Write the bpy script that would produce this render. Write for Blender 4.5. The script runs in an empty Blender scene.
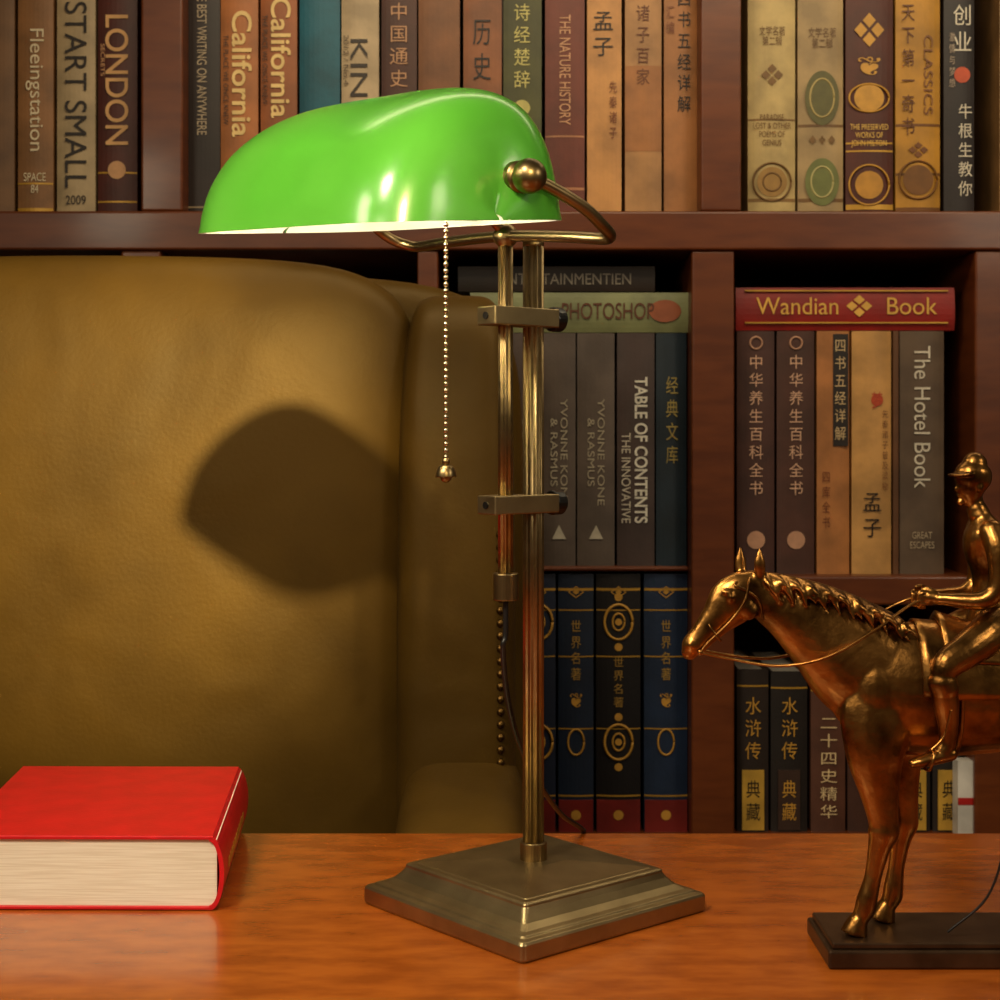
import bpy, math, random
import numpy as np
from mathutils import Vector, Matrix
random.seed(4)
scene = bpy.context.scene
scene.view_settings.view_transform = 'Standard'

F = 1583.0; EYE = 0.286           # lens in px, eye height above desk top
def P(px, py, Y):                 # measured photo point at real depth Y -> metres
    return np.array([(px-500)*Y/F, Y, EYE-(py-430)*Y/F])
def lin(c):
    return tuple(((v/255)/12.92 if v/255 < .04045 else ((v/255+.055)/1.055)**2.4) for v in c)

# ---------------------------------------------------------------- materials
def mat(name, col, rough=.5, metal=0., col2=None, nscale=20., stretch=(1,1,1), bump=0., bscale=None, coat=0., emis=0., spec=.5, ramp=(.35,.65), big=0., bigscale=8, tint=None):
    m = bpy.data.materials.new(name); m.use_nodes = True
    nt = m.node_tree; b = nt.nodes['Principled BSDF']
    b.inputs['Roughness'].default_value = rough
    b.inputs['Metallic'].default_value = metal
    b.inputs['Coat Weight'].default_value = coat
    b.inputs['Coat Roughness'].default_value = .12
    b.inputs['Specular IOR Level'].default_value = spec
    if tint: b.inputs['Specular Tint'].default_value = (*tint, 1)
    c1 = lin(col); c2 = lin(col2) if col2 else tuple(v*.8 for v in c1)
    tc = nt.nodes.new('ShaderNodeTexCoord'); mp = nt.nodes.new('ShaderNodeMapping')
    mp.inputs['Scale'].default_value = stretch
    nt.links.new(tc.outputs['Object'], mp.inputs['Vector'])
    n = nt.nodes.new('ShaderNodeTexNoise'); n.inputs['Scale'].default_value = nscale; n.inputs['Detail'].default_value = 6
    nt.links.new(mp.outputs['Vector'], n.inputs['Vector'])
    r = nt.nodes.new('ShaderNodeValToRGB')
    r.color_ramp.elements[0].position = ramp[0]; r.color_ramp.elements[0].color = (*c2, 1)
    r.color_ramp.elements[1].position = ramp[1]; r.color_ramp.elements[1].color = (*c1, 1)
    nt.links.new(n.outputs['Fac'], r.inputs['Fac'])
    nt.links.new(r.outputs['Color'], b.inputs['Base Color'])
    if bump:
        n2 = nt.nodes.new('ShaderNodeTexNoise'); n2.inputs['Scale'].default_value = bscale or nscale
        n2.inputs['Detail'].default_value = 4
        nt.links.new(mp.outputs['Vector'], n2.inputs['Vector'])
        bp = nt.nodes.new('ShaderNodeBump'); bp.inputs['Strength'].default_value = bump; bp.inputs['Distance'].default_value = .002
        nt.links.new(n2.outputs['Fac'], bp.inputs['Height']); nt.links.new(bp.outputs['Normal'], b.inputs['Normal'])
        if big:
            n3 = nt.nodes.new('ShaderNodeTexNoise'); n3.inputs['Scale'].default_value = bigscale; n3.inputs['Detail'].default_value = 2; n3.inputs['Distortion'].default_value = .6
            nt.links.new(mp.outputs['Vector'], n3.inputs['Vector'])
            b3 = nt.nodes.new('ShaderNodeBump'); b3.inputs['Strength'].default_value = big; b3.inputs['Distance'].default_value = .02
            nt.links.new(n3.outputs['Fac'], b3.inputs['Height']); nt.links.new(b3.outputs['Normal'], bp.inputs['Normal'])
    if emis:
        b.inputs['Emission Color'].default_value = (*c1, 1); b.inputs['Emission Strength'].default_value = emis
    return m

M_desk = mat('desk_wood', (170,90,28), .26, col2=(144,70,18), nscale=26, stretch=(1,2.5,1), bump=.05, bscale=140, coat=.4)
M_shelf = mat('shelf_wood', (110,54,20), .4, col2=(92,42,14), nscale=14, stretch=(1,1,5), bump=.08, coat=.12)
M_shelfback = mat('shelf_back_wood', (58,26,12), .6, col2=(40,16,8), nscale=10, stretch=(1,1,5))
M_brass = mat('antique_brass', (160,138,98), .33, 1., col2=(136,116,80), nscale=60, bump=.04)
M_brass_d = mat('brushed_brass_base', (176,156,116), .38, 1., col2=(152,134,98), nscale=40, bump=.03)
M_nail = mat('nail_brass_dark', (110,82,42), .4, 1., nscale=40)
M_black = mat('black_plastic', (18,16,15), .35)
M_bronze = mat('bronze', (174,124,64), .3, 1., col2=(72,46,20), nscale=45, bump=.22, bscale=160, ramp=(.3,.6))
M_bronze_base = mat('bronze_plinth', (84,62,44), .35, .7, col2=(60,42,28), nscale=40)
M_leather = mat('olive_leather', (88,64,20), .5, col2=(68,48,14), nscale=6, bump=.12, bscale=230, big=.35, bigscale=6, spec=.32, tint=(1,.8,.45))
M_red = mat('red_book_cover', (206,12,24), .4, col2=(190,8,20), nscale=50, bump=.1, bscale=400)
M_page = mat('page_paper', (240,232,214), .8, col2=(222,210,188), nscale=30, stretch=(1,1,40))
M_gold = mat('gold_foil', (206,156,58), .4, .3)
M_wall = mat('wall_paint', (96,66,44), .8, nscale=3)
M_floor = mat('floor_wood', (92,54,30), .5, col2=(70,38,20), nscale=5, stretch=(6,1,1))
M_chain = mat('chain_steel', (200,188,160), .25, 1.)
M_cord = mat('cord_rubber', (20,18,18), .4)
M_bulb = mat('bulb_glow', (255,226,170), .4, emis=10)

# green cased glass
def shade_mat(name, col, col2, emis, trans):
    m = bpy.data.materials.new(name); m.use_nodes = True; nt = m.node_tree
    b = nt.nodes['Principled BSDF']; out = nt.nodes['Material Output']
    tc = nt.nodes.new('ShaderNodeTexCoord')
    n = nt.nodes.new('ShaderNodeTexNoise'); n.inputs['Scale'].default_value = 9; n.inputs['Detail'].default_value = 2
    nt.links.new(tc.outputs['Object'], n.inputs['Vector'])
    r = nt.nodes.new('ShaderNodeValToRGB'); r.color_ramp.elements[0].color = (*lin(col2),1); r.color_ramp.elements[1].color = (*lin(col),1)
    r.color_ramp.elements[0].position = .35; r.color_ramp.elements[1].position = .65
    nt.links.new(n.outputs['Fac'], r.inputs['Fac']); nt.links.new(r.outputs['Color'], b.inputs['Base Color'])
    b.inputs['Roughness'].default_value = .28; b.inputs['Coat Weight'].default_value = .8; b.inputs['Coat Roughness'].default_value = .16
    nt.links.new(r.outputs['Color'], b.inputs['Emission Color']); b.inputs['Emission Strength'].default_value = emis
    t = nt.nodes.new('ShaderNodeBsdfTranslucent'); nt.links.new(r.outputs['Color'], t.inputs['Color'])
    mx = nt.nodes.new('ShaderNodeMixShader'); mx.inputs[0].default_value = trans
    nt.links.new(b.outputs[0], mx.inputs[1]); nt.links.new(t.outputs[0], mx.inputs[2]); nt.links.new(mx.outputs[0], out.inputs[0])
    return m
M_green = shade_mat('green_glass', (88,162,60), (72,146,46), .02, .28)
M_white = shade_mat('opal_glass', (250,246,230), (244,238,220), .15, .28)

# ---------------------------------------------------------------- mesh helpers
def empty(name, loc):
    e = bpy.data.objects.new(name, None); e.empty_display_size = .05; e.location = loc
    scene.collection.objects.link(e); return e
def parent(o, p):
    o.parent = p; o.matrix_parent_inverse = Matrix.Translation(p.location).inverted()
class MB:
    def __init__(s): s.v = []; s.f = []
    def add(s, v, f):
        o = len(s.v); s.v += [tuple(map(float, x)) for x in v]; s.f += [tuple(i+o for i in q) for q in f]; return s
    def make(s, name, m, par=None, smooth=True, bevel=0, angle=None):
        me = bpy.data.meshes.new(name); me.from_pydata(s.v, [], s.f); me.validate(); me.update()
        import bmesh
        bm = bmesh.new(); bm.from_mesh(me); bmesh.ops.recalc_face_normals(bm, faces=bm.faces); bm.to_mesh(me); bm.free()
        o = bpy.data.objects.new(name, me); scene.collection.objects.link(o)
        me.materials.append(m)
        for p in me.polygons: p.use_smooth = smooth
        if bevel:
            b = o.modifiers.new('bevel', 'BEVEL'); b.width = bevel; b.segments = 3; b.limit_method = 'ANGLE'; b.angle_limit = .6
        if par: parent(o, par)
        return o
def catmull(A, n):
    A = np.array(A, float)
    if len(A) < 3 or n <= 1: return A
    out = []
    Q = np.vstack([2*A[0]-A[1], A, 2*A[-1]-A[-2]])
    for i in range(1, len(Q)-2):
        for k in range(n):
            t = k/n
            out.append(.5*((2*Q[i])+(-Q[i-1]+Q[i+1])*t+(2*Q[i-1]-5*Q[i]+4*Q[i+1]-Q[i+2])*t*t+(-Q[i-1]+3*Q[i]-3*Q[i+1]+Q[i+2])*t**3))
    out.append(A[-1]); return np.array(out)
def tube(pts, ra, rb=None, seg=14, n=4, ref=None, round_cap=True, flute=0):
    pts = np.array(pts, float); N = len(pts)
    ra = np.full(N, ra, float) if np.isscalar(ra) else np.array(ra, float)
    rb = ra.copy() if rb is None else (np.full(N, rb, float) if np.isscalar(rb) else np.array(rb, float))
    D = catmull(np.hstack([pts, ra[:,None], rb[:,None]]), n)
    p = D[:,:3]; a = np.maximum(D[:,3],1e-5); b = np.maximum(D[:,4],1e-5)
    T = np.gradient(p, axis=0) if len(p) > 1 else None
    T /= (np.linalg.norm(T,axis=1)[:,None]+1e-12)
    prev = None
    fr = []
    for i in range(len(p)):
        t = T[i]
        if ref is not None: s = np.array(ref, float)
        else:
            s = prev if prev is not None else (np.array([0,1.,0]) if abs(t[1]) < .8 else np.array([1.,0,0]))
        s = s - t*np.dot(s,t); s /= np.linalg.norm(s)+1e-12; prev = s
        fr.append((t, s, np.cross(t, s)))
    L = []
    if round_cap:
        for k in (80,60,35,15):
            c = math.cos(math.radians(k)); L.append((p[0]-T[0]*min(a[0],b[0])*math.sin(math.radians(k)), a[0]*c, b[0]*c, fr[0]))
    for i in range(len(p)): L.append((p[i], a[i], b[i], fr[i]))
    if round_cap:
        for k in (15,35,60,80):
            c = math.cos(math.radians(k)); L.append((p[-1]+T[-1]*min(a[-1],b[-1])*math.sin(math.radians(k)), a[-1]*c, b[-1]*c, fr[-1]))
    V = []; Fc = []
    for (c, A_, B_, (t,s,u)) in L:
        for k in range(seg):
            th = 2*math.pi*k/seg; q = 1+(.09*math.cos(flute*th) if flute else 0)
            V.append(c+u*A_*q*math.cos(th)+s*B_*q*math.sin(th))
    for i in range(len(L)-1):
        for k in range(seg):
            k2 = (k+1)%seg; Fc.append((i*seg+k, i*seg+k2, (i+1)*seg+k2, (i+1)*seg+k))
    Fc.append(tuple(range(seg))[::-1]); Fc.append(tuple((len(L)-1)*seg+k for k in range(seg)))
    return V, Fc
def ball(c, r, seg=16, rings=10, ex=(1,1,1)):
    V = []; Fc = []
    for i in range(rings+1):
        ph = math.pi*i/rings
        for k in range(seg):
            th = 2*math.pi*k/seg
            V.append((c[0]+r*ex[0]*math.sin(ph)*math.cos(th), c[1]+r*ex[1]*math.sin(ph)*math.sin(th), c[2]+r*ex[2]*math.cos(ph)))
    for i in range(rings):
        for k in range(seg):
            k2 = (k+1)%seg; Fc.append((i*seg+k, (i+1)*seg+k, (i+1)*seg+k2, i*seg+k2))
    return V, Fc
def box(x0,x1,y0,y1,z0,z1):
    V = [(x,y,z) for z in (z0,z1) for y in (y0,y1) for x in (x0,x1)]
    return V, [(0,2,3,1),(4,5,7,6),(0,1,5,4),(2,6,7,3),(0,4,6,2),(1,3,7,5)]
def obox(c, ax, ay, az, hx, hy, hz):
    c = np.array(c,float); V = []
    for k in (-1,1):
        for j in (-1,1):
            for i in (-1,1): V.append(c+np.array(ax)*hx*i+np.array(ay)*hy*j+np.array(az)*hz*k)
    return V, [(0,2,3,1),(4,5,7,6),(0,1,5,4),(2,6,7,3),(0,4,6,2),(1,3,7,5)]
def superbox(c, h, n=5, div=20, warp=None):
    V = []; Fc = []
    for ax in range(3):
        for sg in (-1,1):
            o = len(V)
            for i in range(div+1):
                for j in range(div+1):
                    q = [0,0,0]; q[ax] = sg
                    a = math.sin((2*i/div-1)*math.pi/2*.98)/math.sin(math.pi/2*.98); b = math.sin((2*j/div-1)*math.pi/2*.98)/math.sin(math.pi/2*.98)
                    q[(ax+1)%3] = a; q[(ax+2)%3] = b
                    d = sum(abs(t)**n for t in q)**(1/n)
                    q = [t/d for t in q]
                    if warp: q = warp(q)
                    V.append([c[k]+h[k]*q[k] for k in range(3)])
            for i in range(div):
                for j in range(div):
                    Fc.append((o+i*(div+1)+j, o+(i+1)*(div+1)+j, o+(i+1)*(div+1)+j+1, o+i*(div+1)+j+1))
    return V, Fc
def weld(o, d=1e-5):
    import bmesh
    bm = bmesh.new(); bm.from_mesh(o.data); bmesh.ops.remove_doubles(bm, verts=bm.verts, dist=d)
    bmesh.ops.recalc_face_normals(bm, faces=bm.faces); bm.to_mesh(o.data); bm.free()
    for p in o.data.polygons: p.use_smooth = True
def cyl(c0, c1, r, seg=24): return tube([c0, c1], r, seg=seg, n=1, round_cap=False)

# ---------------------------------------------------------------- room
MB().add(*box(-2.2,2.2,-2.4,2.32,-.80,-.75)).make('floor', M_floor, smooth=False)
MB().add(*box(-2.2,2.2,2.26,2.32,-.75,1.9)).make('wall_back', M_wall, smooth=False)
MB().add(*box(-2.2,2.2,2.235,2.26,-.75,-.65)).make('baseboard_back', M_shelf, smooth=False, bevel=.004)

# ---------------------------------------------------------------- desk
desk = empty('desk', (0,.7,-.75))
DY = 1.126
MB().add(*box(-.95,.95,.22,DY,-.035,0)).make('desk_top', M_desk, desk, False, .004)
MB().add(*box(-.90,.90,.26,DY-.04,-.10,-.0352)).make('apron', M_desk, desk, False, .003)
for i,x in enumerate((-.9,.5)):
    MB().add(*box(x,x+.4,.28,DY-.06,-.75,-.1002)).make('pedestal_%d'%(i+1), M_desk, desk, False, .004)
    for j in range(3):
        MB().add(*box(x+.03,x+.37,.268,.2798,-.70+j*.2,-.52+j*.2)).make('drawer_%d_%d'%(i+1,j+1), M_desk, desk, False, .003)

# ---------------------------------------------------------------- bookcase
BY = 1.85; K = BY/F
bx = lambda px: (px-500)*K
bz = lambda py: EYE-(py-430)*K
case = empty('bookcase', (.2,2.03,-.75))
SF = 1.815; SB = 2.20
kf = SF/F
sx = lambda px: (px-500)*kf
sz = lambda py: EYE-(py-430)*kf
ZT1, ZT0 = bz(215), sz(250)      # big shelf top / underside
ZM1, ZM0 = bz(574), sz(606)      # right-hand mid shelf
ZB = bz(832)                     # bottom row shelf
ztop = 1.02
w = MB()
L, R = sx(-150), sx(1290)
w.add(*box(L,R,SF,SB,ZT0,ZT1))
w.add(*box(L,R,SF,SB,ztop,ztop+.045))
w.add(*box(L,R,SF,SB,ZB-.045,ZB))
w.add(*box(L-.04,L,SF-.005,SB,-.75,ztop+.045)); w.add(*box(R,R+.04,SF-.005,SB,-.75,ztop+.045))
w.add(*box(L-.06,R+.06,SF-.03,SB,ztop+.045,ztop+.08))
w.add(*box(L,R,SF+.01,SB,-.75,-.68))
for a,b in ((140,182),(701,742)): w.add(*box(sx(a),sx(b),SF+.004,SB,ZT1,ztop))
for a,b in ((120,160),(417,438),(692,735),(976,1018)): w.add(*box(sx(a),sx(b),SF+.004,SB,ZB,ZT0))
for a,b in ((735,976),(-150,120),(160,417),(1018,1290)): w.add(*box(sx(a),sx(b),SF+.008,SB,ZM0,ZM1))
w.add(*box(sx(438),sx(692),SF+.03,SB,bz(571),bz(566)))
w.make('frame', M_shelf, case, False, .003)
MB().add(*box(L,R,SB,SB+.015,-.75,ztop)).make('back_panel', M_shelfback, case, False)
n = 5
for i in range(n):
    a = L+(R-L)*i/n+.01; b = L+(R-L)*(i+1)/n-.01
    d = MB().add(*box(a,b,SF+.01,SF+.03,-.67,ZB-.05)); d.add(*box(a+.05,b-.05,SF,SF+.0101,-.62,ZB-.10)); d.make('cabinet_door_%d'%(i+1), M_shelf, case, False, .004)

# ---------------------------------------------------------------- shelf books
books = empty('shelf_books', (.2,1.95,0))
bmats = {}
def bmat(c, rough=.5):
    if c not in bmats: bmats[c] = mat('cover_%d_%d_%d'%c, c, rough, col2=tuple(int(v*.82) for v in c), nscale=25, bump=.1, bscale=300)
    return bmats[c]
nb = [0]
pages = MB()
def book(x0,x1,z0,z1,col,depth=.2,y=BY,bands=(),bandcol=None,horiz=False):
    """upright: spine faces -Y. horiz: lying flat, spine faces -Y"""
    nb[0] += 1
    t = .0025; g = .0004
    a0,a1,b0,b1 = (x0+g,x1-g,z0,z1) if not horiz else (z0+g,z1-g,x0,x1)
    wdt = a1-a0; bul = wdt*.07; S = 8
    outer = [(a0,y+depth)]+[(a0+wdt*i/S, y+bul*( (2*i/S-1)**2)) for i in range(S+1)]+[(a1,y+depth)]
    inner = [(a1-t,y+depth)]+[(a1-t-(wdt-2*t)*i/S, y+.003+bul) for i in range(S+1)]+[(a0+t,y+depth)]
    prof = outer+inner; n = len(prof); V = []
    def q(a,yy,b): return (a,yy,b) if not horiz else (b,yy,a)
    for b in (b0,b1): V += [q(a,yy,b) for a,yy in prof]
    Fc = [(i,(i+1)%n,n+(i+1)%n,n+i) for i in range(n)]
    h = n//2
    for i in range(h-1):
        j = n-1-i
        Fc.append((i,i+1,j-1,j)); Fc.append((n+i,n+j,n+j-1,n+i+1))
    MB().add(V,Fc).make('book_%d'%nb[0], bmat(col), books, False)
    if not horiz: pages.add(*box(a0+t,a1-t,y+.004+bul,y+depth-.004,b0+.003,b1-.004))
    else: pages.add(*box(b0+.003,b1-.004,y+.004+bul,y+depth-.004,a0+t,a1-t))
    if bands:
        m = MB()
        for f,hh in bands:
            c = b0+(b1-b0)*f; pr = [(a0+wdt*i/S, y+bul*((2*i/S-1)**2)-.0005) for i in range(S+1)]
            VV = [q(a,yy,b) for b in (c-hh/2,c+hh/2) for a,yy in pr]
            m.add(VV, [(i,i+1,S+2+i,S+1+i) for i in range(S)])
        m.make('spine_band_%d'%nb[0], bmat(bandcol) if bandcol else M_gold, books, False)
def text(s, px, py, wpx, hpx, col, mode='down', y=BY-.0012, bold=0.):
    """fit text in wpx x hpx box. mode: down (rotated), flat, stack"""
    c = bpy.data.curves.new('spine_title','FONT'); c.body = '\n'.join(s) if mode=='stack' else s
    c.align_x='CENTER'; c.align_y='CENTER'; c.size=.02; c.offset = bold
    if mode=='stack': c.space_line = 1.2
    o = bpy.data.objects.new('spine_title', c); scene.collection.objects.link(o)
    c.materials.append(tmat(col))
    bpy.context.view_layer.update()
    d = o.dimensions
    W,H = wpx*K, hpx*K
    bb = [Vector(v) for v in o.bound_box]; cx = (bb[0].x+bb[6].x)/2; cy = (bb[0].y+bb[6].y)/2
    if mode=='down':
        s1,s2 = H/max(d.x,1e-5), W/max(d.y,1e-5)
        Rm = Matrix(((0,1,0),(0,0,-1),(-1,0,0)))
    else:
        s1,s2 = W/max(d.x,1e-5), H/max(d.y,1e-5)
        Rm = Matrix(((1,0,0),(0,0,-1),(0,1,0)))
    s2 = min(s2, s1*1.5); s1 = min(s1, s2*1.5)
    Mx = Matrix.Translation((bx(px),y,bz(py))) @ Rm.to_4x4() @ Matrix.Diagonal((s1,s2,1,1)) @ Matrix.Translation((-cx,-cy,0))
    o.parent = books; o.matrix_parent_inverse = Matrix.Translation(books.location).inverted(); o.matrix_basis = Mx
    return o
tm = {}
def tmat(c):
    if c not in tm: tm[c] = mat('ink_%d_%d_%d'%c, c, .5, nscale=80)
    return tm[c]
CR=(232,214,178); DK=(34,22,14); GD=(206,152,58)
def ring(px,py,r,col=GD,asp=1.,t=.0012):
    m = MB()
    pts = [(bx(px)+r*K*math.cos(a), BY-.0008, bz(py)+r*K*asp*math.sin(a)) for a in np.linspace(0,2*math.pi,33)]
    m.add(*tube(pts, t, seg=6, n=1, round_cap=False)); m.make('spine_ornament', tmat(col), books)
def disc(px,py,r,col,asp=1.):
    m = MB(); n=28
    V=[(bx(px)+r*K*math.cos(2*math.pi*i/n), BY-.0009, bz(py)+r*K*asp*math.sin(2*math.pi*i/n)) for i in range(n)]
    m.add(V,[tuple(range(n))]); m.make('spine_ornament', tmat(col), books, False)
def up(x0,x1,pyb,col,ztopv=None,**k):
    z0 = {0:ZT1,1:ZM1,2:ZB,3:bz(566)}[pyb]
    book(bx(x0),bx(x1),z0,ztopv,col,**k)
def Ht(): return ZT1+random.uniform(.30,.36)
up(-22,14,0,(120,84,50),Ht()); 
up(17,53,0,(150,104,62),Ht(),bands=((.12,.002),(.02,.004))); text('Fleeingstation',35,90,18,122,CR); text('SPACE\n84',35,183,22,26,CR,'flat')
up(56,95,0,(184,160,122),Ht()); text('START SMALL',76,95,22,186,DK); text('2009',76,200,20,9,DK,'flat')
up(97,137,0,(84,34,24),Ht(),bands=((.05,.002),(.16,.002))); text('LONDON',117,80,23,130,(222,170,110),bold=.0002); disc(117,170,9,(214,160,110)); text('SECRETS',103,60,4,60,(214,160,110))
up(184,220,0,(44,32,28),Ht(),bands=((.03,.002),),bandcol=(150,130,100)); text('THE BEST WRITING ON ANYWHERE',202,60,11,150,(190,170,140))
up(220,258,0,(188,116,62),Ht()); text('California',242,74,20,126,(248,212,140),bold=.0003); text('THE PLACE WE ONCE KNEW',226,80,5,90,DK)
up(260,297,0,(172,100,54),Ht()); text('California',281,58,20,120,(248,212,140),bold=.0003); text('THE PLACE WE ONCE KNEW',265,60,5,90,DK)
up(299,340,0,(22,98,118),Ht())
up(341,379,0,(200,176,140),Ht()); text('KIN',359,68,17,60,(52,40,30)); text('2012 / No.4',346,60,5,50,(90,70,50))
up(381,417,0,(80,42,30),Ht(),bands=((.25,.002),(.3,.002))); text('中国通史',399,45,18,84,(200,150,110),'stack')
up(418,460,0,(132,84,48),Ht(),bands=((.1,.002),),bandcol=(100,60,34))
up(463,502,0,(146,88,50),Ht(),bands=((.28,.002),)); text('历史',482,50,18,60,DK,'stack')
up(503,542,0,(78,78,36),Ht()); text('诗经楚辞',522,46,16,84,(210,200,120),'stack'); disc(522,108,8,(200,190,110))
up(545,585,0,(114,52,36),Ht(),bands=((.1,.003),(.3,.002)),bandcol=(190,130,90)); text('THE NATURE HISTORY',565,70,14,110,(214,160,120))
up(587,622,0,(208,150,88),Ht()); text('孟子',603,34,20,44,DK,'stack'); text('先秦诸子',613,110,8,60,(120,60,30),'stack')
up(625,662,0,(182,134,84),Ht(),bands=((.35,.1),),bandcol=(170,112,62)); text('诸子百家',643,45,13,80,(110,60,30),'stack')
up(664,700,0,(176,116,64),Ht()); text('四书五经详解',684,52,13,120,DK,'stack'); text('汇编',670,20,8,30,(120,60,30),'stack')
LG=(120,86,40)
up(748,796,0,(200,174,114),Ht(),bands=((.05,.004),(.32,.002)),bandcol=(140,104,50)); disc(772,182,15,(160,122,60)); ring(772,182,19,LG); ring(772,182,9,LG); text('文学名著\n第二辑',772,36,26,36,LG,'flat'); text('❖',772,75,22,22,LG,'flat'); text('PARADISE\nLOST & OTHER\nPOEMS OF\nGENIUS',772,130,38,40,LG,'flat')
up(798,844,0,(178,150,104),Ht(),bands=((.05,.004),(.30,.003)),bandcol=(120,84,40)); disc(822,98,17,(96,92,48),1.6); ring(822,98,12,(190,170,110),1.6); disc(822,182,17,(110,116,60),1.4); ring(822,182,11,(190,180,120),1.4); text('文学名著\n第二辑',822,38,28,38,(110,76,40),'flat'); text('◆ ❖ ◆',822,140,26,9,LG,'flat')
up(846,894,0,(84,30,14),Ht(),bands=((.03,.006),(.24,.002),(.27,.002)),); disc(869,98,15,GD,.9); ring(869,98,20,GD,.7); ring(869,185,20,GD); disc(869,185,14,(196,140,48),1.); text('THE PRESERVED\nWORKS OF\nJOHN MILTON',869,136,38,26,(235,190,90),'flat'); text('❖',869,30,30,34,GD,'flat'); text('❦',869,66,26,18,GD,'flat')
up(896,941,0,(196,140,40),Ht(),bands=((.02,.005),(.15,.003),(.33,.003)),bandcol=(120,72,16)); text('天下第一奇书',908,70,13,130,(100,52,10),'stack'); disc(918,180,15,(120,76,20)); ring(918,180,19,(120,76,20)); text('CLASSICS',928,75,9,90,(120,70,20)); text('❖',918,150,20,16,(120,70,20),'flat')
up(944,975,0,(40,30,30),Ht()); text('创业',962,28,18,46,(230,220,200),'stack'); text('牛根生教你',965,150,14,92,(230,220,200),'stack'); disc(962,75,8,(200,80,40)); text('激情与梦想',952,60,6,80,(180,160,140),'stack')
# random fill outside the photo
cols=[(120,60,36),(150,110,66),(60,44,38),(180,140,90),(40,60,84),(96,38,24)]
def fill(xa,xb,lv,hmin,hmax):
    x=xa
    while x<xb-40:
        ww=random.uniform(30,46)
        if x+ww>xb: break
        z0={0:ZT1,1:ZM1,2:ZB}[lv]
        up(x,x+ww,lv,random.choice(cols),z0+random.uniform(hmin,hmax),bands=((.1,.002),(.85,.003))); x+=ww+1.5
fill(-145,-25,0,.3,.36); fill(1000,1240,0,.3,.36); fill(-140,110,1,.27,.33); fill(170,405,1,.27,.33); fill(1028,1240,1,.25,.3)
fill(-140,110,2,.2,.25); fill(170,405,2,.2,.25); fill(1028,1240,2,.2,.25)
# middle compartment
zt=bz(333)
for (a,b,c) in ((446,476,(60,48,42)),(478,507,(78,66,58)),(510,540,(84,68,60)),(542,576,(92,78,68)),(577,615,(98,84,74)),(617,655,(74,58,54)),(656,687,(28,44,56))):
    up(a,b,3,c,zt)
for px in (525,559,596): text('YVONNE KONE\n& RASMUS',px,452,17,110,(176,164,140)); text('▲',px,532,14,14,(190,180,160),'flat')
text('TABLE OF CONTENTS',641,450,13,146,(232,226,210),bold=.0004); text('THE INNOVATIVE',626,478,9,90,(210,200,180))
text('经典文库',672,420,12,110,(170,150,80),'stack')
book(bx(470),bx(697)-.004,zt+.0004,bz(292),(132,136,92),horiz=True,depth=.2)
text('PHOTOSHOP',608,311,92,20,(96,52,30),'flat'); disc(665,311,16,(150,82,50),.7); text('2012 edition',500,311,40,8,(96,52,30),'flat')
book(bx(458),bx(655),bz(292)+.0004,bz(266),(48,38,32),horiz=True); text('ENTERTAINMENTIEN',566,279,130,11,(150,140,124),'flat')
for i,(a,b,c) in enumerate(((446,482,(20,30,52)),(484,519,(20,30,52)),(521,556,(20,32,58)),(558,594,(22,36,58)),(596,641,(22,18,20)),(644,688,(26,44,72)))):
    up(a,b,2,c,bz(574),bands=((.94,.003),(.86,.0015),(.68,.0015),(.40,.0015),(.14,.002)))
    mx=(a+b)/2
    text('◈',mx,592,16,12,GD,'flat')
    if i in (2,4): 
        for yy in (622,742): ring(mx,yy,14,GD,1.25,.0016); ring(mx,yy,6,GD,1.4); disc(mx,yy,3.5,GD); disc(mx,yy-25,4,GD); disc(mx,yy+25,4,GD)
        text('世界名著',mx,682,10,50,(180,140,60),'stack')
    else: ring(mx,742,8,GD,1.6); text('世界名著',mx,650,10,60,(180,140,60),'stack'); text('❦',mx,700,12,14,GD,'flat')
    disc(mx,815,5,GD)
    VV,FF=box(bx(a)+.001,bx(b)-.001,BY-.0004,BY+.003,ZB,bz(800)); MB().add(VV,FF).make('spine_base_red', bmat((128,28,20)), books, False)
# right compartment
zr=bz(331)
for (a,b,c) in ((737,775,(78,46,38)),(777,815,(84,50,40)),(817,850,(190,124,68)),(852,892,(214,160,92)),(893,899,(110,70,40)),(900,945,(104,84,66))): up(a,b,1,c,zr)
for px in (756,796): text('中华养生百科全书',px,425,14,140,(226,180,150),'stack'); disc(px,540,9,(200,150,120)); ring(px,343,6,(200,150,120))
MB().add(*box(bx(833),bx(848),BY-.0012,BY+.002,bz(446),bz(334))).make('spine_label', bmat((40,30,26)), books, False)
text('四书五经详解',840,390,11,100,(220,190,140),'stack',y=BY-.0018); text('四库全书',826,500,8,60,(120,60,30),'stack')
text('孟子',872,515,18,44,DK,'stack'); text('梦',877,400,11,50,(190,70,40),'stack'); disc(877,400,6,(200,80,40)); text('先秦诸子普及读物',885,450,6,80,(130,80,40),'stack')
text('The Hotel Book',922,417,16,142,(230,220,200)); text('GREAT\nESCAPES',922,540,24,22,(190,170,140),'flat')
book(bx(736),bx(955),zr+.0004,bz(287),(150,26,18),horiz=True)
text('Wandian',797,306,82,17,(232,180,80),'flat'); text('Book',912,306,50,17,(232,180,80),'flat'); text('❖',859,306,26,22,(232,180,80),'flat'); 
MB().add(*box(bx(745),bx(948),BY-.0008,BY+.002,bz(291.5),bz(290))).add(*box(bx(745),bx(948),BY-.0008,BY+.002,bz(323.5),bz(322))).make('spine_rule', M_gold, books, False)
zl=bz(672)
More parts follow.
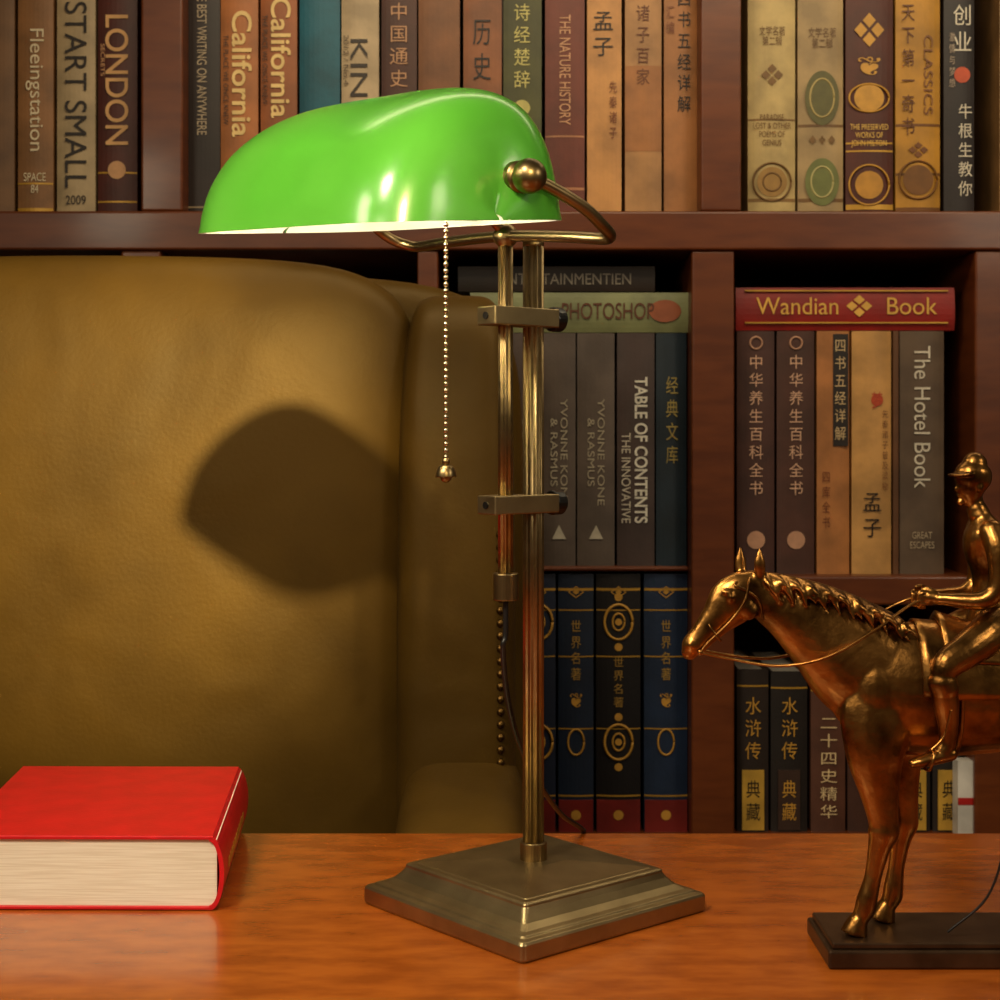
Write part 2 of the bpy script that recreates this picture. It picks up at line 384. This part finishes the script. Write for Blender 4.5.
for (a,b,c,t,tc) in ((737,769,(44,32,26),'水浒传',GD),(771,808,(34,26,22),'水浒传',GD),(811,846,(94,56,40),'二十四史精华',(230,200,150)),(848,897,(70,40,28),'三国志',GD),(899,931,(40,30,24),'水浒传',GD),(933,966,(40,30,24),'水浒传',GD)):
    up(a,b,2,c,zl+random.uniform(-.004,.004),bands=((.9,.002),))
    if len(t)>3: text(t,(a+b)/2,768,17,100,tc,'stack')
    else: text(t,(a+b)/2,728,16,62,tc,'stack')
for px in (753,789,915,949): 
    MB().add(*box(bx(px-11),bx(px+11),BY-.0012,BY+.002,bz(830),bz(770))).make('spine_label', bmat((206,160,60) if px!=789 else (60,40,30)), books, False)
    text('典藏',px,800,14,40,DK if px!=789 else GD,'stack',y=BY-.0018)
slip=MB().add(*box(bx(952),bx(975),BY-.024,BY-.0022,ZB,bz(757))); slip.make('slip_box', bmat((230,224,214)), books, False)
MB().add(*box(bx(952),bx(975),BY-.0246,BY-.0241,bz(800),bz(793))).make('slip_box_stripe', bmat((190,30,24)), books, False)
pages.make('page_blocks', M_page, books, False)

# ---------------------------------------------------------------- armchair
chair = empty('leather_armchair', (-.387,1.45,-.75))
def wback(q):
    x,y,z = q
    z2 = z + (.035*(1-x*x) if z>0 else 0)
    y2 = y - .38*(1-x*x)*(1-z*z)
    return [x+(.10*max(0,z-.55) if x>0 else -.10*max(0,z-.55))*abs(x),y2,z2]
o = MB().add(*superbox((-.392,1.55,.085),(.314,.085,.355),7,40,wback)).make('backrest', M_leather, chair); weld(o)
def wshell(q):
    x,y,z=q
    return [x, y, z+(.045*(1-x*x) if z>0 else 0)]
o = MB().add(*superbox((-.392,1.60,.045),(.415,.09,.380),9,40,wshell)).make('back_shell', M_leather, chair); weld(o)
def wwing(q):
    x,y,z=q
    return [x*(1-.05*max(z,0)), y-.1*(1-z*z), z]
for i,cx in enumerate((-.041,-.743)):
    o = MB().add(*superbox((cx,1.565,.065),(.056,.12,.350),5.5,30,wwing)).make('wing_%d'%(i+1), M_leather, chair); weld(o)
    s = 1 if i==0 else -1
    o = MB().add(*superbox((cx+s*.008,1.36,-.13),(.06,.185,.105),4,24,lambda q:[q[0],q[1],q[2]+(.25*q[1] if q[2]>0 else 0)])).make('armrest_%d'%(i+1), M_leather, chair); weld(o)
    o = MB().add(*superbox((cx+s*.004,1.36,-.38),(.05,.18,.2),6,20)).make('arm_panel_%d'%(i+1), M_leather, chair); weld(o)
    st = MB()
    for zz in np.arange(-.2,.20,.0115):
        qx=.74; qz=(zz-.065)/.350
        r=max(1-qx**5.5-abs(qz)**5.5,.0)**(1/5.5)
        st.add(*ball((cx+s*.056*qx*(1-.05*max(qz,0)), 1.565-.12*(r+.1*(1-qz*qz)), zz), .0040, 10, 6))
    st.make('nail_trim_%d'%(i+1), M_nail, chair)
o = MB().add(*superbox((-.392,1.38,-.32),(.30,.20,.075),5,24)).make('seat_cushion', M_leather, chair); weld(o)
o = MB().add(*superbox((-.392,1.42,-.48),(.38,.22,.10),8,16)).make('seat_frame', M_leather, chair); weld(o)
lg = MB()
for x in (-.72,-.064):
    for y in (1.25,1.58): lg.add(*tube([(x,y,-.75),(x,y,-.65),(x,y,-.55)],[.016,.022,.03],n=3,round_cap=False))
lg.make('legs', M_shelf, chair)

# ---------------------------------------------------------------- banker lamp
th = math.radians(40.5)
U = np.array([math.cos(th), math.sin(th), 0]); V_ = np.array([-math.sin(th), math.cos(th), 0]); Zv = np.array([0,0,1.])
C = np.array([.020,.949,0])
lamp = empty('bankers_desk_lamp', tuple(C))
def sqloft(rings):
    V=[];Fc=[];m=0
    for h,z,r in rings:
        ring_=[]
        for cx,cy,a0 in ((1,1,0),(-1,1,90),(-1,-1,180),(1,-1,270)):
            for k in range(5):
                a=math.radians(a0+k*22.5); ring_.append(C+U*(cx*(h-r)+r*math.cos(a))+V_*(cy*(h-r)+r*math.sin(a))+Zv*z)
        m=len(ring_); V+=ring_
    for i in range(len(rings)-1):
        for k in range(m): Fc.append((i*m+k,i*m+(k+1)%m,(i+1)*m+(k+1)%m,(i+1)*m+k))
    Fc.append(tuple(range(m))[::-1]); Fc.append(tuple((len(rings)-1)*m+k for k in range(m)))
    return V,Fc
base = MB().add(*sqloft([(.0725,.0003,.003),(.0732,.002,.003),(.0732,.0095,.003),(.0722,.011,.003),(.0690,.0118,.003),(.0683,.0128,.003),
   (.0650,.0138,.003),(.0605,.0162,.003),(.0570,.0200,.003),(.0552,.0228,.003),(.0550,.0242,.002),(.0535,.0250,.002),(.0500,.0252,.002),(.0495,.0256,.002),(.0150,.0290,.002)]))
ob = base.make('lamp_base', M_brass_d, lamp, smooth=False, bevel=.0006)
pm = MB()
pm.add(*tube([C+Zv*.027,C+Zv*.397],.0058,seg=80,n=1,round_cap=False,flute=10)); pm.make('main_pole', M_brass, lamp)
co = MB(); co.add(*cyl(C+Zv*.026,C+Zv*.0395,.0082,32)); co.add(*cyl(C+Zv*.396,C+Zv*.401,.0065))
B0 = C-U*.022
co.add(*cyl(B0+Zv*.1855,B0+Zv*.2016,.0077,32)); co.make('pole_collars', M_brass, lamp, bevel=.0008, smooth=False)
MB().add(*tube([B0+Zv*.19,B0+Zv*.398],.0041,seg=64,n=1,round_cap=False,flute=8)).make('sliding_pole', M_brass, lamp)
for i,z in enumerate((.353,.242)):
    MB().add(*obox(B0+U*.0105+Zv*z,U,V_,Zv,.0255,.0082,.0055)).make('clamp_%d'%(i+1), M_brass_d, lamp, False, .0008)
    k=MB(); k.add(*cyl(B0+U*.036+Zv*z,B0+U*.044+Zv*z,.0075)); k.make('clamp_knob_%d'%(i+1), M_black, lamp, False, .001)
    k=MB(); k.add(*cyl(B0-U*.0158+Zv*z,B0-U*.0145+Zv*z,.0022,16)); k.make('clamp_screw_%d'%(i+1), M_black, lamp, False)
# bracket
B = B0+Zv*.4005
MB().add(*ball(B,.0075)).make('bracket_joint', M_brass, lamp)
hw=.098; zk=.0225; kn=-.070
TU,TV=.092,.062                    # shade hangs slightly nose-down
def bp(u,v,z): return B+U*u+V_*v+Zv*z
def bt(u,v,z): return B+U*u+V_*v+Zv*(z+TU*(u+.066)+TV*v)
half=[(kn,hw-.004,zk),(kn+.015,hw-.002,zk-.003),(-.03,hw,.010),(-.014,hw-.001,.001),(-.004,hw-.006,-.003),(.0,hw-.016,-.004),(.0,hw-.045,-.002)]
path=[bp(a[0],a[1],a[2]+TV*a[1]) for a in half]+[bp(0,0,0)]+[bp(a[0],-a[1],a[2]-TV*a[1]) for a in half[::-1]]
MB().add(*tube(path,.0034,seg=14,n=6)).make('shade_bracket', M_brass, lamp)
kb=MB()
for s in (-1,1):
    kb.add(*ball(bt(kn,(-.1 if s<0 else .115),zk),.0092,28,18)); kb.add(*cyl(bt(kn,(-.088 if s<0 else .104),zk),bt(kn,(-.094 if s<0 else .112),zk),.0084))
kb.make('shade_knobs', M_brass, lamp)
# shade
prof=[(-.0885,0),(-.0875,.013),(-.082,.029),(-.069,.047),(-.048,.062),(-.023,.0715),(.002,.0735),(.023,.066),(.037,.048),(.0445,.023),(.0475,0)]
pf=catmull(prof,4)
Lh=.1025; V0=.008; nn=4.6; NV=72
def shade_surface(off):
    V=[];Fc=[];m=len(pf)
    for i in range(NV+1):
        ph=math.pi*i/NV
        cv=-math.cos(ph)
        v=math.copysign(abs(cv)**(2/nn),cv); s=max(abs(math.sin(ph)),1e-4)**(2/nn)
        for (u,z) in pf:
            uc=-.014
            du=(u-uc)*(1-off/.06); zz=z*(1-off/.067)
            flare=1+.03*math.exp(-z/.008)
            V.append(bt(kn+uc+du*s*flare, V0+v*(Lh-off)*(1-.05*(z/.07)**2), .0002+zz*(s**.75)))
    for i in range(NV):
        for k in range(m-1): Fc.append((i*m+k,i*m+k+1,(i+1)*m+k+1,(i+1)*m+k))
    return V,Fc,m
Vo,Fo,m=shade_surface(0); Vi,Fi,_=shade_surface(.0022)
o=MB().add(Vo,Fo).make('glass_shade_outer', M_green, lamp)
o2=MB().add(Vi,Fi).make('glass_shade_inner', M_white, lamp)
rim=MB()
ra=[Vo[i*m] for i in range(NV+1)]+[Vo[i*m+m-1] for i in range(NV,-1,-1)]
ri=[Vi[i*m] for i in range(NV+1)]+[Vi[i*m+m-1] for i in range(NV,-1,-1)]
n_=len(ra); rim.add(ra+ri,[(i,(i+1)%n_,n_+(i+1)%n_,n_+i) for i in range(n_)]); rim.make('glass_shade_rim', M_white, lamp)
# socket + bulb + stem
sk=MB(); sk.add(*tube([B,bp(-.012,0,.010),bp(-.03,0,.018)],.003,n=4)); sk.add(*cyl(bp(-.03,0,.018),bp(-.055,0,.024),.0095)); sk.make('bulb_socket', M_brass, lamp)
MB().add(*tube([bp(-.055,0,.024),bp(-.063,0,.0255),bp(-.075,0,.028),bp(-.082,0,.029)],[.006,.010,.012,.009],n=5)).make('bulb', M_bulb, lamp)
# chain
ch=MB(); cp=B0-U*.045
z=.4225
while z>.269: ch.add(*ball(cp+Zv*z,.0016,8,6)); z-=.0038
ch.add(*tube([cp+Zv*.4225,cp+Zv*.27],.0004,seg=6,n=1)); ch.make('pull_chain', M_chain, lamp)
MB().add(*ball(cp+Zv*.268,.0024,12,8)).add(*tube([cp+Zv*z_ for z_ in (.2665,.265,.262,.259)],[.0016,.0042,.0056,.0060],n=4,round_cap=False)).add(*ball(cp+Zv*.2592,.0034,12,8)).make('chain_bell', M_brass, lamp)
# cord
cd=[B0+Zv*.187,B0+Zv*.165,P(503,650,.935),P(508,700,.95),P(520,745,.97),P(540,785,1.02),P(562,815,1.08),np.array([.058,1.12,.0035]),np.array([.060,1.138,-.012]),np.array([.062,1.142,-.10]),np.array([.10,1.15,-.5]),np.array([.14,1.2,-.744]),np.array([.3,1.5,-.746])]
MB().add(*tube(cd,.0017,seg=10,n=6)).make('power_cord', M_cord, lamp)

# ---------------------------------------------------------------- red book
rb = empty('red_hardcover_book', (-.26,1.03,0))
fr=np.array([-.1665,.941,0]); ux=np.array([-1,.012,0]); ux/=np.linalg.norm(ux); uy=np.array([-.085,1,0]); uy/=np.linalg.norm(uy)
W,Dp,Hh=.160,.196,.0445
def rbp(s,t,z): return fr+ux*s+uy*t+Zv*z
def slab(s0,s1,t0,t1,z0,z1):
    return [rbp(s,t,z) for z in (z0,z1) for t in (t0,t1) for s in (s0,s1)], [(0,2,3,1),(4,5,7,6),(0,1,5,4),(2,6,7,3),(0,4,6,2),(1,3,7,5)]
cv=MB(); cv.add(*slab(.004,W,0,Dp,.0004,.0026)); cv.add(*slab(.004,W,0,Dp,Hh-.0024,Hh)); cv.make('covers', M_red, rb, False, .0008)
n=14; prof_o=[]; prof_i=[]
for i in range(n+1):
    aa=-math.pi/2+math.pi*i/n
    zc=Hh/2; prof_o.append((.006-.0085*math.cos(aa), zc+(zc-.0004)*math.sin(aa))); prof_i.append((.0065-.0062*math.cos(aa), zc+(zc-.0030)*math.sin(aa)))
V=[];Fc=[];pr=prof_o+prof_i[::-1];m2=len(pr)
for t in (0,Dp): V+=[rbp(s,t,z) for s,z in pr]
Fc=[(i,(i+1)%m2,m2+(i+1)%m2,m2+i) for i in range(m2)]
for i in range(n): Fc.append((i,i+1,m2-2-i,m2-1-i)); Fc.append((m2+i,m2+m2-1-i,m2+m2-2-i,m2+i+1))
MB().add(V,Fc).make('spine', M_red, rb, False)
MB().add(*slab(.002,W-.004,.002,Dp-.003,.0026,Hh-.0024)).make('pages', M_page, rb, False)
g=MB()
for i,t in enumerate(np.arange(.03,.15,.011)):
    g.add(*slab(-.0029,-.0022,t,t+.006,.018,.024))
g.make('spine_lettering', M_gold, rb, False)

# ---------------------------------------------------------------- horse and jockey statuette
HY=.867; kh=HY/F
stat = empty('horse_and_jockey_statuette', (.28,HY,0))
def H(px,py,d=0): return np.array([(px-500)*kh, HY+d*kh, EYE-(py-430)*kh])
def ht(mb, pts, **k):   # pts: (px,py,dpx,ra,rb)
    mb.add(*tube([H(p[0],p[1],p[2]) for p in pts],[p[3]*kh for p in pts],[(p[4] if len(p)>4 else p[3])*kh for p in pts],ref=(0,1,0) if k.pop('r',True) else None,seg=k.pop('seg',20),n=k.pop('n',4),**k))
zb=.0134
pb=MB()
pb.add(*box(.174,.392,.838,.898,.0003,.010)); o=pb.make('plinth', M_bronze_base, stat, False, .0015)
MB().add(*box(.1765,.3895,.8405,.8955,.0101,zb)).make('plinth_top', M_bronze_base, stat, False, .001)
h=MB()
ht(h,[(842,668,0,30,22),(862,678,0,52,31),(895,686,0,65,38),(940,690,0,66,42),(1000,690,0,61,43),(1060,682,0,58,42),(1110,672,0,54,40),(1145,672,0,40,32),(1158,676,0,24,20)],seg=28)
ht(h,[(754,592,0,17,12),(768,600,0,23,13),(792,613,0,31,17),(824,635,0,43,23),(858,662,0,55,31),(890,680,0,56,34)],seg=24)
# head
ht(h,[(754,584,0,15,12),(742,592,0,22,14),(730,604,0,24,14),(716,620,0,17,11.5),(702,636,0,13,9.5),(693,646,0,12,9.5),(689,653,0,8,7)],seg=22)
ht(h,[(744,606,-8,11,7),(750,612,-8,9,6)]); ht(h,[(744,606,8,11,7),(750,612,8,9,6)])
for s in (-1,1):
    cx_=741 if s>0 else 757
    h.add(*tube([H(cx_+2,575,s*8),H(cx_+1,562,s*10),H(cx_+1,547,s*10)],[5*kh,6*kh,1.2*kh],[3.4*kh,3.8*kh,1*kh],ref=(0,1,0)))
    h.add(*ball(H(729,596,s*13),4.2*kh,10,8))
    h.add(*ball(H(727,591,s*13),4.4*kh,10,8,(1.5,.6,.6)))
    h.add(*ball(H(690,644,s*8),3.6*kh,10,8,(1,.8,1.3)))
ht(h,[(735,575,0,3,7),(728,590,0,2.5,5),(722,602,0,1.5,3)])
for i in range(34):
    f=i/33; cx=762+f*135; cy=574+f*14+f*f*30; 
    l=18+8*math.sin(i*1.7)
    for s in (-1,1):
        ht(h,[(cx,cy,s*2,3.2),(cx+4,cy+l*.45,s*(13+12*f),3),(cx+10+3*math.sin(i*2.3),cy+l,s*(16+16*f),1.4)],seg=8,n=3)
def leg(mb,pts,dx=0,sc=1.12):
    ht(mb,[(p[0]+dx,p[1],p[2],p[3]*sc,p[4]*sc) for p in pts],seg=16)
leg(h,[(888,668,-10,26,16),(880,710,-18,32,16),(876,748,-22,25,14),(880,785,-22,17,11),(884,815,-22,12.5,10),(884,828,-22,13,10.5),(880,842,-22,9.5,8),(874,870,-22,7.2,6.5),(868,893,-22,8.6,8),(866,902,-22,8.8,8),(861,912,-22,7,7)],-6,1.2)
leg(h,[(895,668,10,26,16),(890,710,18,32,16),(892,748,22,25,14),(897,790,22,16,11),(900,818,22,12.5,10),(900,830,22,12.5,10),(897,845,22,9,8),(893,872,22,7,6.5),(890,893,22,8.4,8),(889,902,22,8.6,8),(884,912,22,7,7)],9,1.2)
for (px,d) in ((851,-22),(889,22),(1118,-22),(1150,22)):
    h.add(*tube([H(px+3,911,d),H(px,920,d),H(px-2,926.8,d)],[9*kh,12*kh,14*kh],[9*kh,11*kh,12.5*kh],ref=(0,1,0),round_cap=False))
leg(h,[(1120,690,-20,44,22),(1108,730,-24,36,18),(1102,760,-24,26,14),(1122,795,-24,15,10),(1136,815,-23,14,9),(1136,830,-22,11,8.5),(1131,860,-22,8,7),(1128,893,-22,9.5,8),(1122,912,-22,7.5,7)])
leg(h,[(1130,690,20,44,22),(1128,730,24,34,18),(1128,765,24,25,14),(1152,798,24,14,10),(1164,815,23,14,9),(1164,830,22,11,8.5),(1161,862,22,8,7),(1158,893,22,9.5,8),(1154,912,22,7.5,7)])
for i in range(7):
    d=(i-3)*3
    ht(h,[(1152,655,d*.5,7),(1176,672,d,8),(1186,720,d*1.4,8),(1188,780,d*1.5,7),(1180+i*2,850,d,2.5)],seg=10,r=False)
for s in (-1,1):
    h.add(*ball(H(872,690,s*25),22*kh,14,10,(1,.55,1.5)))
    h.add(*ball(H(1115,700,s*27),34*kh,14,10,(.9,.5,1.2)))
o=h.make('horse', M_bronze, stat)
r=o.modifiers.new('remesh','REMESH'); r.mode='VOXEL'; r.voxel_size=.0010; r.use_smooth_shade=True
s_=o.modifiers.new('smooth','SMOOTH'); s_.iterations=3; s_.factor=.5
def trunk_at(px):
    xs=[862,895,940,1000,1060]; cz=[678,686,690,690,682]; hh=[52,65,66,61,58]; ww=[31,38,42,43,42]
    return np.interp(px,xs,cz),np.interp(px,xs,hh),np.interp(px,xs,ww)
def patch(px0,px1,ang,off,name,m,lift=None):
    V=[];Fc=[];NX=16;NA=32
    for layer in (off,off+1.8):
        for i in range(NX+1):
            px=px0+(px1-px0)*i/NX; cz,hh,ww=trunk_at(px)
            for k in range(NA+1):
                aa=math.radians(-ang+2*ang*k/NA)
                L_=lift(i/NX,k/NA) if (lift and layer>off) else 0
                V.append(H(px, cz-(hh+layer+L_)*math.cos(aa), (ww+layer+L_)*math.sin(aa)*1.02))
    N1=(NX+1)*(NA+1)
    for i in range(NX):
        for k in range(NA):
            a_=i*(NA+1)+k; Fc.append((a_,a_+1,a_+NA+2,a_+NA+1)); Fc.append((N1+a_,N1+a_+NA+1,N1+a_+NA+2,N1+a_+1))
    bd=[i*(NA+1) for i in range(NX+1)]+[NX*(NA+1)+k for k in range(1,NA+1)]+[i*(NA+1)+NA for i in range(NX-1,-1,-1)]+[k for k in range(NA-1,0,-1)]
    for i in range(len(bd)):
        a_,b_=bd[i],bd[(i+1)%len(bd)]; Fc.append((a_,b_,N1+b_,N1+a_))
    return MB().add(V,Fc).make(name,m,stat)
patch(912,1045,92,2,'saddle_cloth',M_bronze)
patch(935,1035,62,4,'saddle',M_bronze,lambda i,k:(8*abs(2*i-1)**2)*max(0,1-abs(2*k-1)*1.6))
st=MB()
def strap(pts,r=1.5): ht(st,[(*p,r) for p in pts],seg=8,n=5,r=False)
for s in (-1,1):
    strap([(748,577,s*14),(742,600,s*16),(728,620,s*14),(708,640,s*11.5),(700,650,s*10)])
    strap([(738,580,s*8),(733,584,s*14),(746,590,s*15),(757,600,s*13),(762,618,s*8)])
    strap([(706,618,s*3),(709,626,s*11),(716,636,s*12),(720,640,s*4)])
    st.add(*ball(H(699,651,s*10.5),3*kh,10,8))
    strap([(699,651,s*11),(730,657,s*14),(775,662,s*26),(820,652,s*36),(870,625,s*30),(905,604,s*16),(926,597,s*14)],1.5)
cz,hh,ww=trunk_at(950)
strap([(950,cz+ (hh+1.5)*math.cos(q),(ww+2)*math.sin(q)) for q in np.linspace(-1.6,1.6,14)],2.5)
st.make('bridle_and_reins', M_bronze, stat)
# rider
rd=MB()
ht(rd,[(988,622,0,21,26),(990,600,0,18,20),(990,572,0,18,19),(986,548,0,22,24),(984,530,0,19,27),(981,518,0,11,15),(977,508,0,8,8),(974,498,0,8.5,8)],seg=24)
ht(rd,[(990,600,0,19,22),(994,618,0,25,30)],seg=20)
ht(rd,[(972,500,0,9,8),(971,491,0,14,11.5),(972,480,0,16,13),(974,472,0,14,12)],seg=20)
rd.add(*ball(H(957.5,489,0),3*kh,10,8,(1.2,.8,1.2)))      # nose
rd.add(*ball(H(961,502,0),4.2*kh,10,8))                      # chin
rd.add(*ball(H(958.5,495.5,0),2.2*kh,10,8,(1,1.8,.6)))    # lips
for s in (-1,1):
    rd.add(*ball(H(961,483,s*6),2.2*kh,8,6)); rd.add(*ball(H(976,487,s*13),4*kh,10,8,(.8,.5,1.3)))
    rd.add(*ball(H(960,479.5,s*6),3*kh,8,6,(1,1.3,.5)))
ht(rd,[(973,478,0,18.5,15.5),(974,470,0,17.5,15),(975,463,0,12,11)],seg=22)
V=[];Fc=[]
for lay in (0,2.6):
    for i in range(13):
        q=math.radians(-80+160*i/12)
        for rr in (12,30):
            V.append(H(972-rr*math.cos(q)*.8, 472+lay+(rr-12)*.12*math.cos(q), rr*.62*math.sin(q)))
for i in range(12):
    b0=2*i; Fc+= [(b0,b0+1,b0+3,b0+2),(26+b0,26+b0+2,26+b0+3,26+b0+1),(b0+1,27+b0,29+b0,b0+3),(b0,b0+2,28+b0,26+b0)]
Fc+=[(0,26,27,1),(24,25,51,50)]
rd.add(V,Fc); rd.add(*ball(H(975,456,0),2.5*kh,8,6))
ht(rd,[(979,514,0,11,12),(977,509,0,10,10)],seg=18)
for s in (-1,1):
    ht(rd,[(985,530,s*24,12),(988,545,s*31,12.5),(989,566,s*34,11),(986,586,s*34,10),(974,597,s*32,9.5),(955,598,s*26,8),(940,597,s*20,6.2),(935,597,s*18,6)],r=False,seg=16)
    ht(rd,[(936,597,s*18,6,4.5),(929,596,s*16,6.5,4.5),(925,596,s*15,6,4.5)],seg=12)
    for i in range(4):
        y0=591+i*3.6; ln=[.9,1,.95,.8][i]
        ht(rd,[(927,y0,s*15,2.1),(919-2*ln,y0+1,s*14,2.),(917-2*ln,y0+4,s*10,1.9),(922,y0+5,s*9,1.7)],seg=8,n=3,r=False)
    ht(rd,[(932,591,s*16,2.4),(925,587,s*13,2.2),(919,588,s*11,1.9)],seg=8,n=3,r=False)
    ht(rd,[(992,622,s*18,20,17),(975,632,s*34,20,16),(952,645,s*46,17,14),(934,656,s*51,15,13),(929,668,s*52,13,12),(931,690,s*51,13,11.5),(934,712,s*49,10.5,9.5),(934,732,s*48,8.5,8),(930,742,s*48,8.5,8)],r=False,seg=18)
    ht(rd,[(937,744,s*48,7,7),(924,747,s*49,7,7.5),(908,751,s*50,6,8),(900,753,s*50,4.5,6)],seg=14)
    ht(rd,[(928,674,s*52,14.5,13.5),(930,680,s*52,14,13)],seg=18)      # boot cuff
o=rd.make('jockey', M_bronze, stat)
r=o.modifiers.new('remesh','REMESH'); r.mode='VOXEL'; r.voxel_size=.0007; r.use_smooth_shade=True
s_=o.modifiers.new('smooth','SMOOTH'); s_.iterations=1
sr=MB()
for s in (-1,1):
    ht(sr,[(934,700,s*62,1.2),(928,725,s*58,1.4),(916,738,s*58,1.4)],seg=8,r=False)
    ht(sr,[(912,758,s*42,1.6),(914,758,s*58,1.6),(918,742,s*60,1.6),(918,742,s*40,1.6),(912,758,s*42,1.6)],seg=8,n=2,r=False)
sr.make('stirrups', M_bronze, stat)
MB().add(*tube([H(992,690,-50),H(991,760,-50),H(990,830,-46),H(975,885,-40),H(940,922,-30)],1.3*kh,seg=8,n=6)).make('riding_crop_cord', M_cord, stat)

# ---------------------------------------------------------------- camera
cd_=bpy.data.cameras.new('camera'); cam=bpy.data.objects.new('camera',cd_); scene.collection.objects.link(cam)
cam.location=(0,0,EYE); cam.rotation_euler=(math.pi/2,0,0); cd_.lens=36*F/1000; cd_.sensor_width=36; cd_.shift_y=-.07; cd_.clip_start=.01
cd_.dof.use_dof=True; cd_.dof.focus_distance=.93; cd_.dof.aperture_fstop=30
scene.camera=cam

# ---------------------------------------------------------------- lights
def aim(o,t): o.rotation_euler=(Vector(t)-o.location).to_track_quat('-Z','Y').to_euler()
def area(name,loc,tgt,size,e,col,sy=None):
    l=bpy.data.lights.new(name,'AREA'); l.size=size; l.energy=e; l.color=col
    if sy: l.shape='RECTANGLE'; l.size_y=sy
    o=bpy.data.objects.new(name,l); scene.collection.objects.link(o); o.location=loc; aim(o,tgt); return o
def spot(name,loc,tgt,deg,blend,e,col,rad):
    l=bpy.data.lights.new(name,'SPOT'); l.spot_size=math.radians(deg); l.spot_blend=blend; l.energy=e; l.color=col; l.shadow_soft_size=rad
    o=bpy.data.objects.new(name,l); scene.collection.objects.link(o); o.location=loc; aim(o,tgt); return o
spot('key_spot',(.42,-1.75,1.36),(-.355,1.46,.235),10.5,1.,1050,(1,.78,.38),.05)
area('shelf_area',(.25,1.30,1.02),(.25,1.85,.25),1.3,5.2,(1,.82,.54),.2)
spot('desk_spot',(-.55,.05,1.15),(.02,.93,.02),46,.8,66,(1,.84,.60),.16)
area('front_area',(-.3,-.3,1.0),(.1,1.3,.15),.6,1.8,(1,.84,.60))
area('side_area',(1.1,.2,.8),(.2,1.0,.15),.3,3.2,(1,.85,.62))
area('left_area',(-.75,.45,.75),(.25,.87,.15),.2,2.5,(1,.86,.62))
pl=bpy.data.lights.new('lamp_bulb_light','POINT'); pl.energy=.9; pl.color=(1,.88,.64); pl.shadow_soft_size=.012
po=bpy.data.objects.new('lamp_bulb_light',pl); scene.collection.objects.link(po); po.location=bp(-.095,0,.022)
wd=bpy.data.worlds.new('world'); scene.world=wd; wd.use_nodes=True
wd.node_tree.nodes['Background'].inputs[0].default_value=(.9,.66,.42,1); wd.node_tree.nodes['Background'].inputs[1].default_value=.05
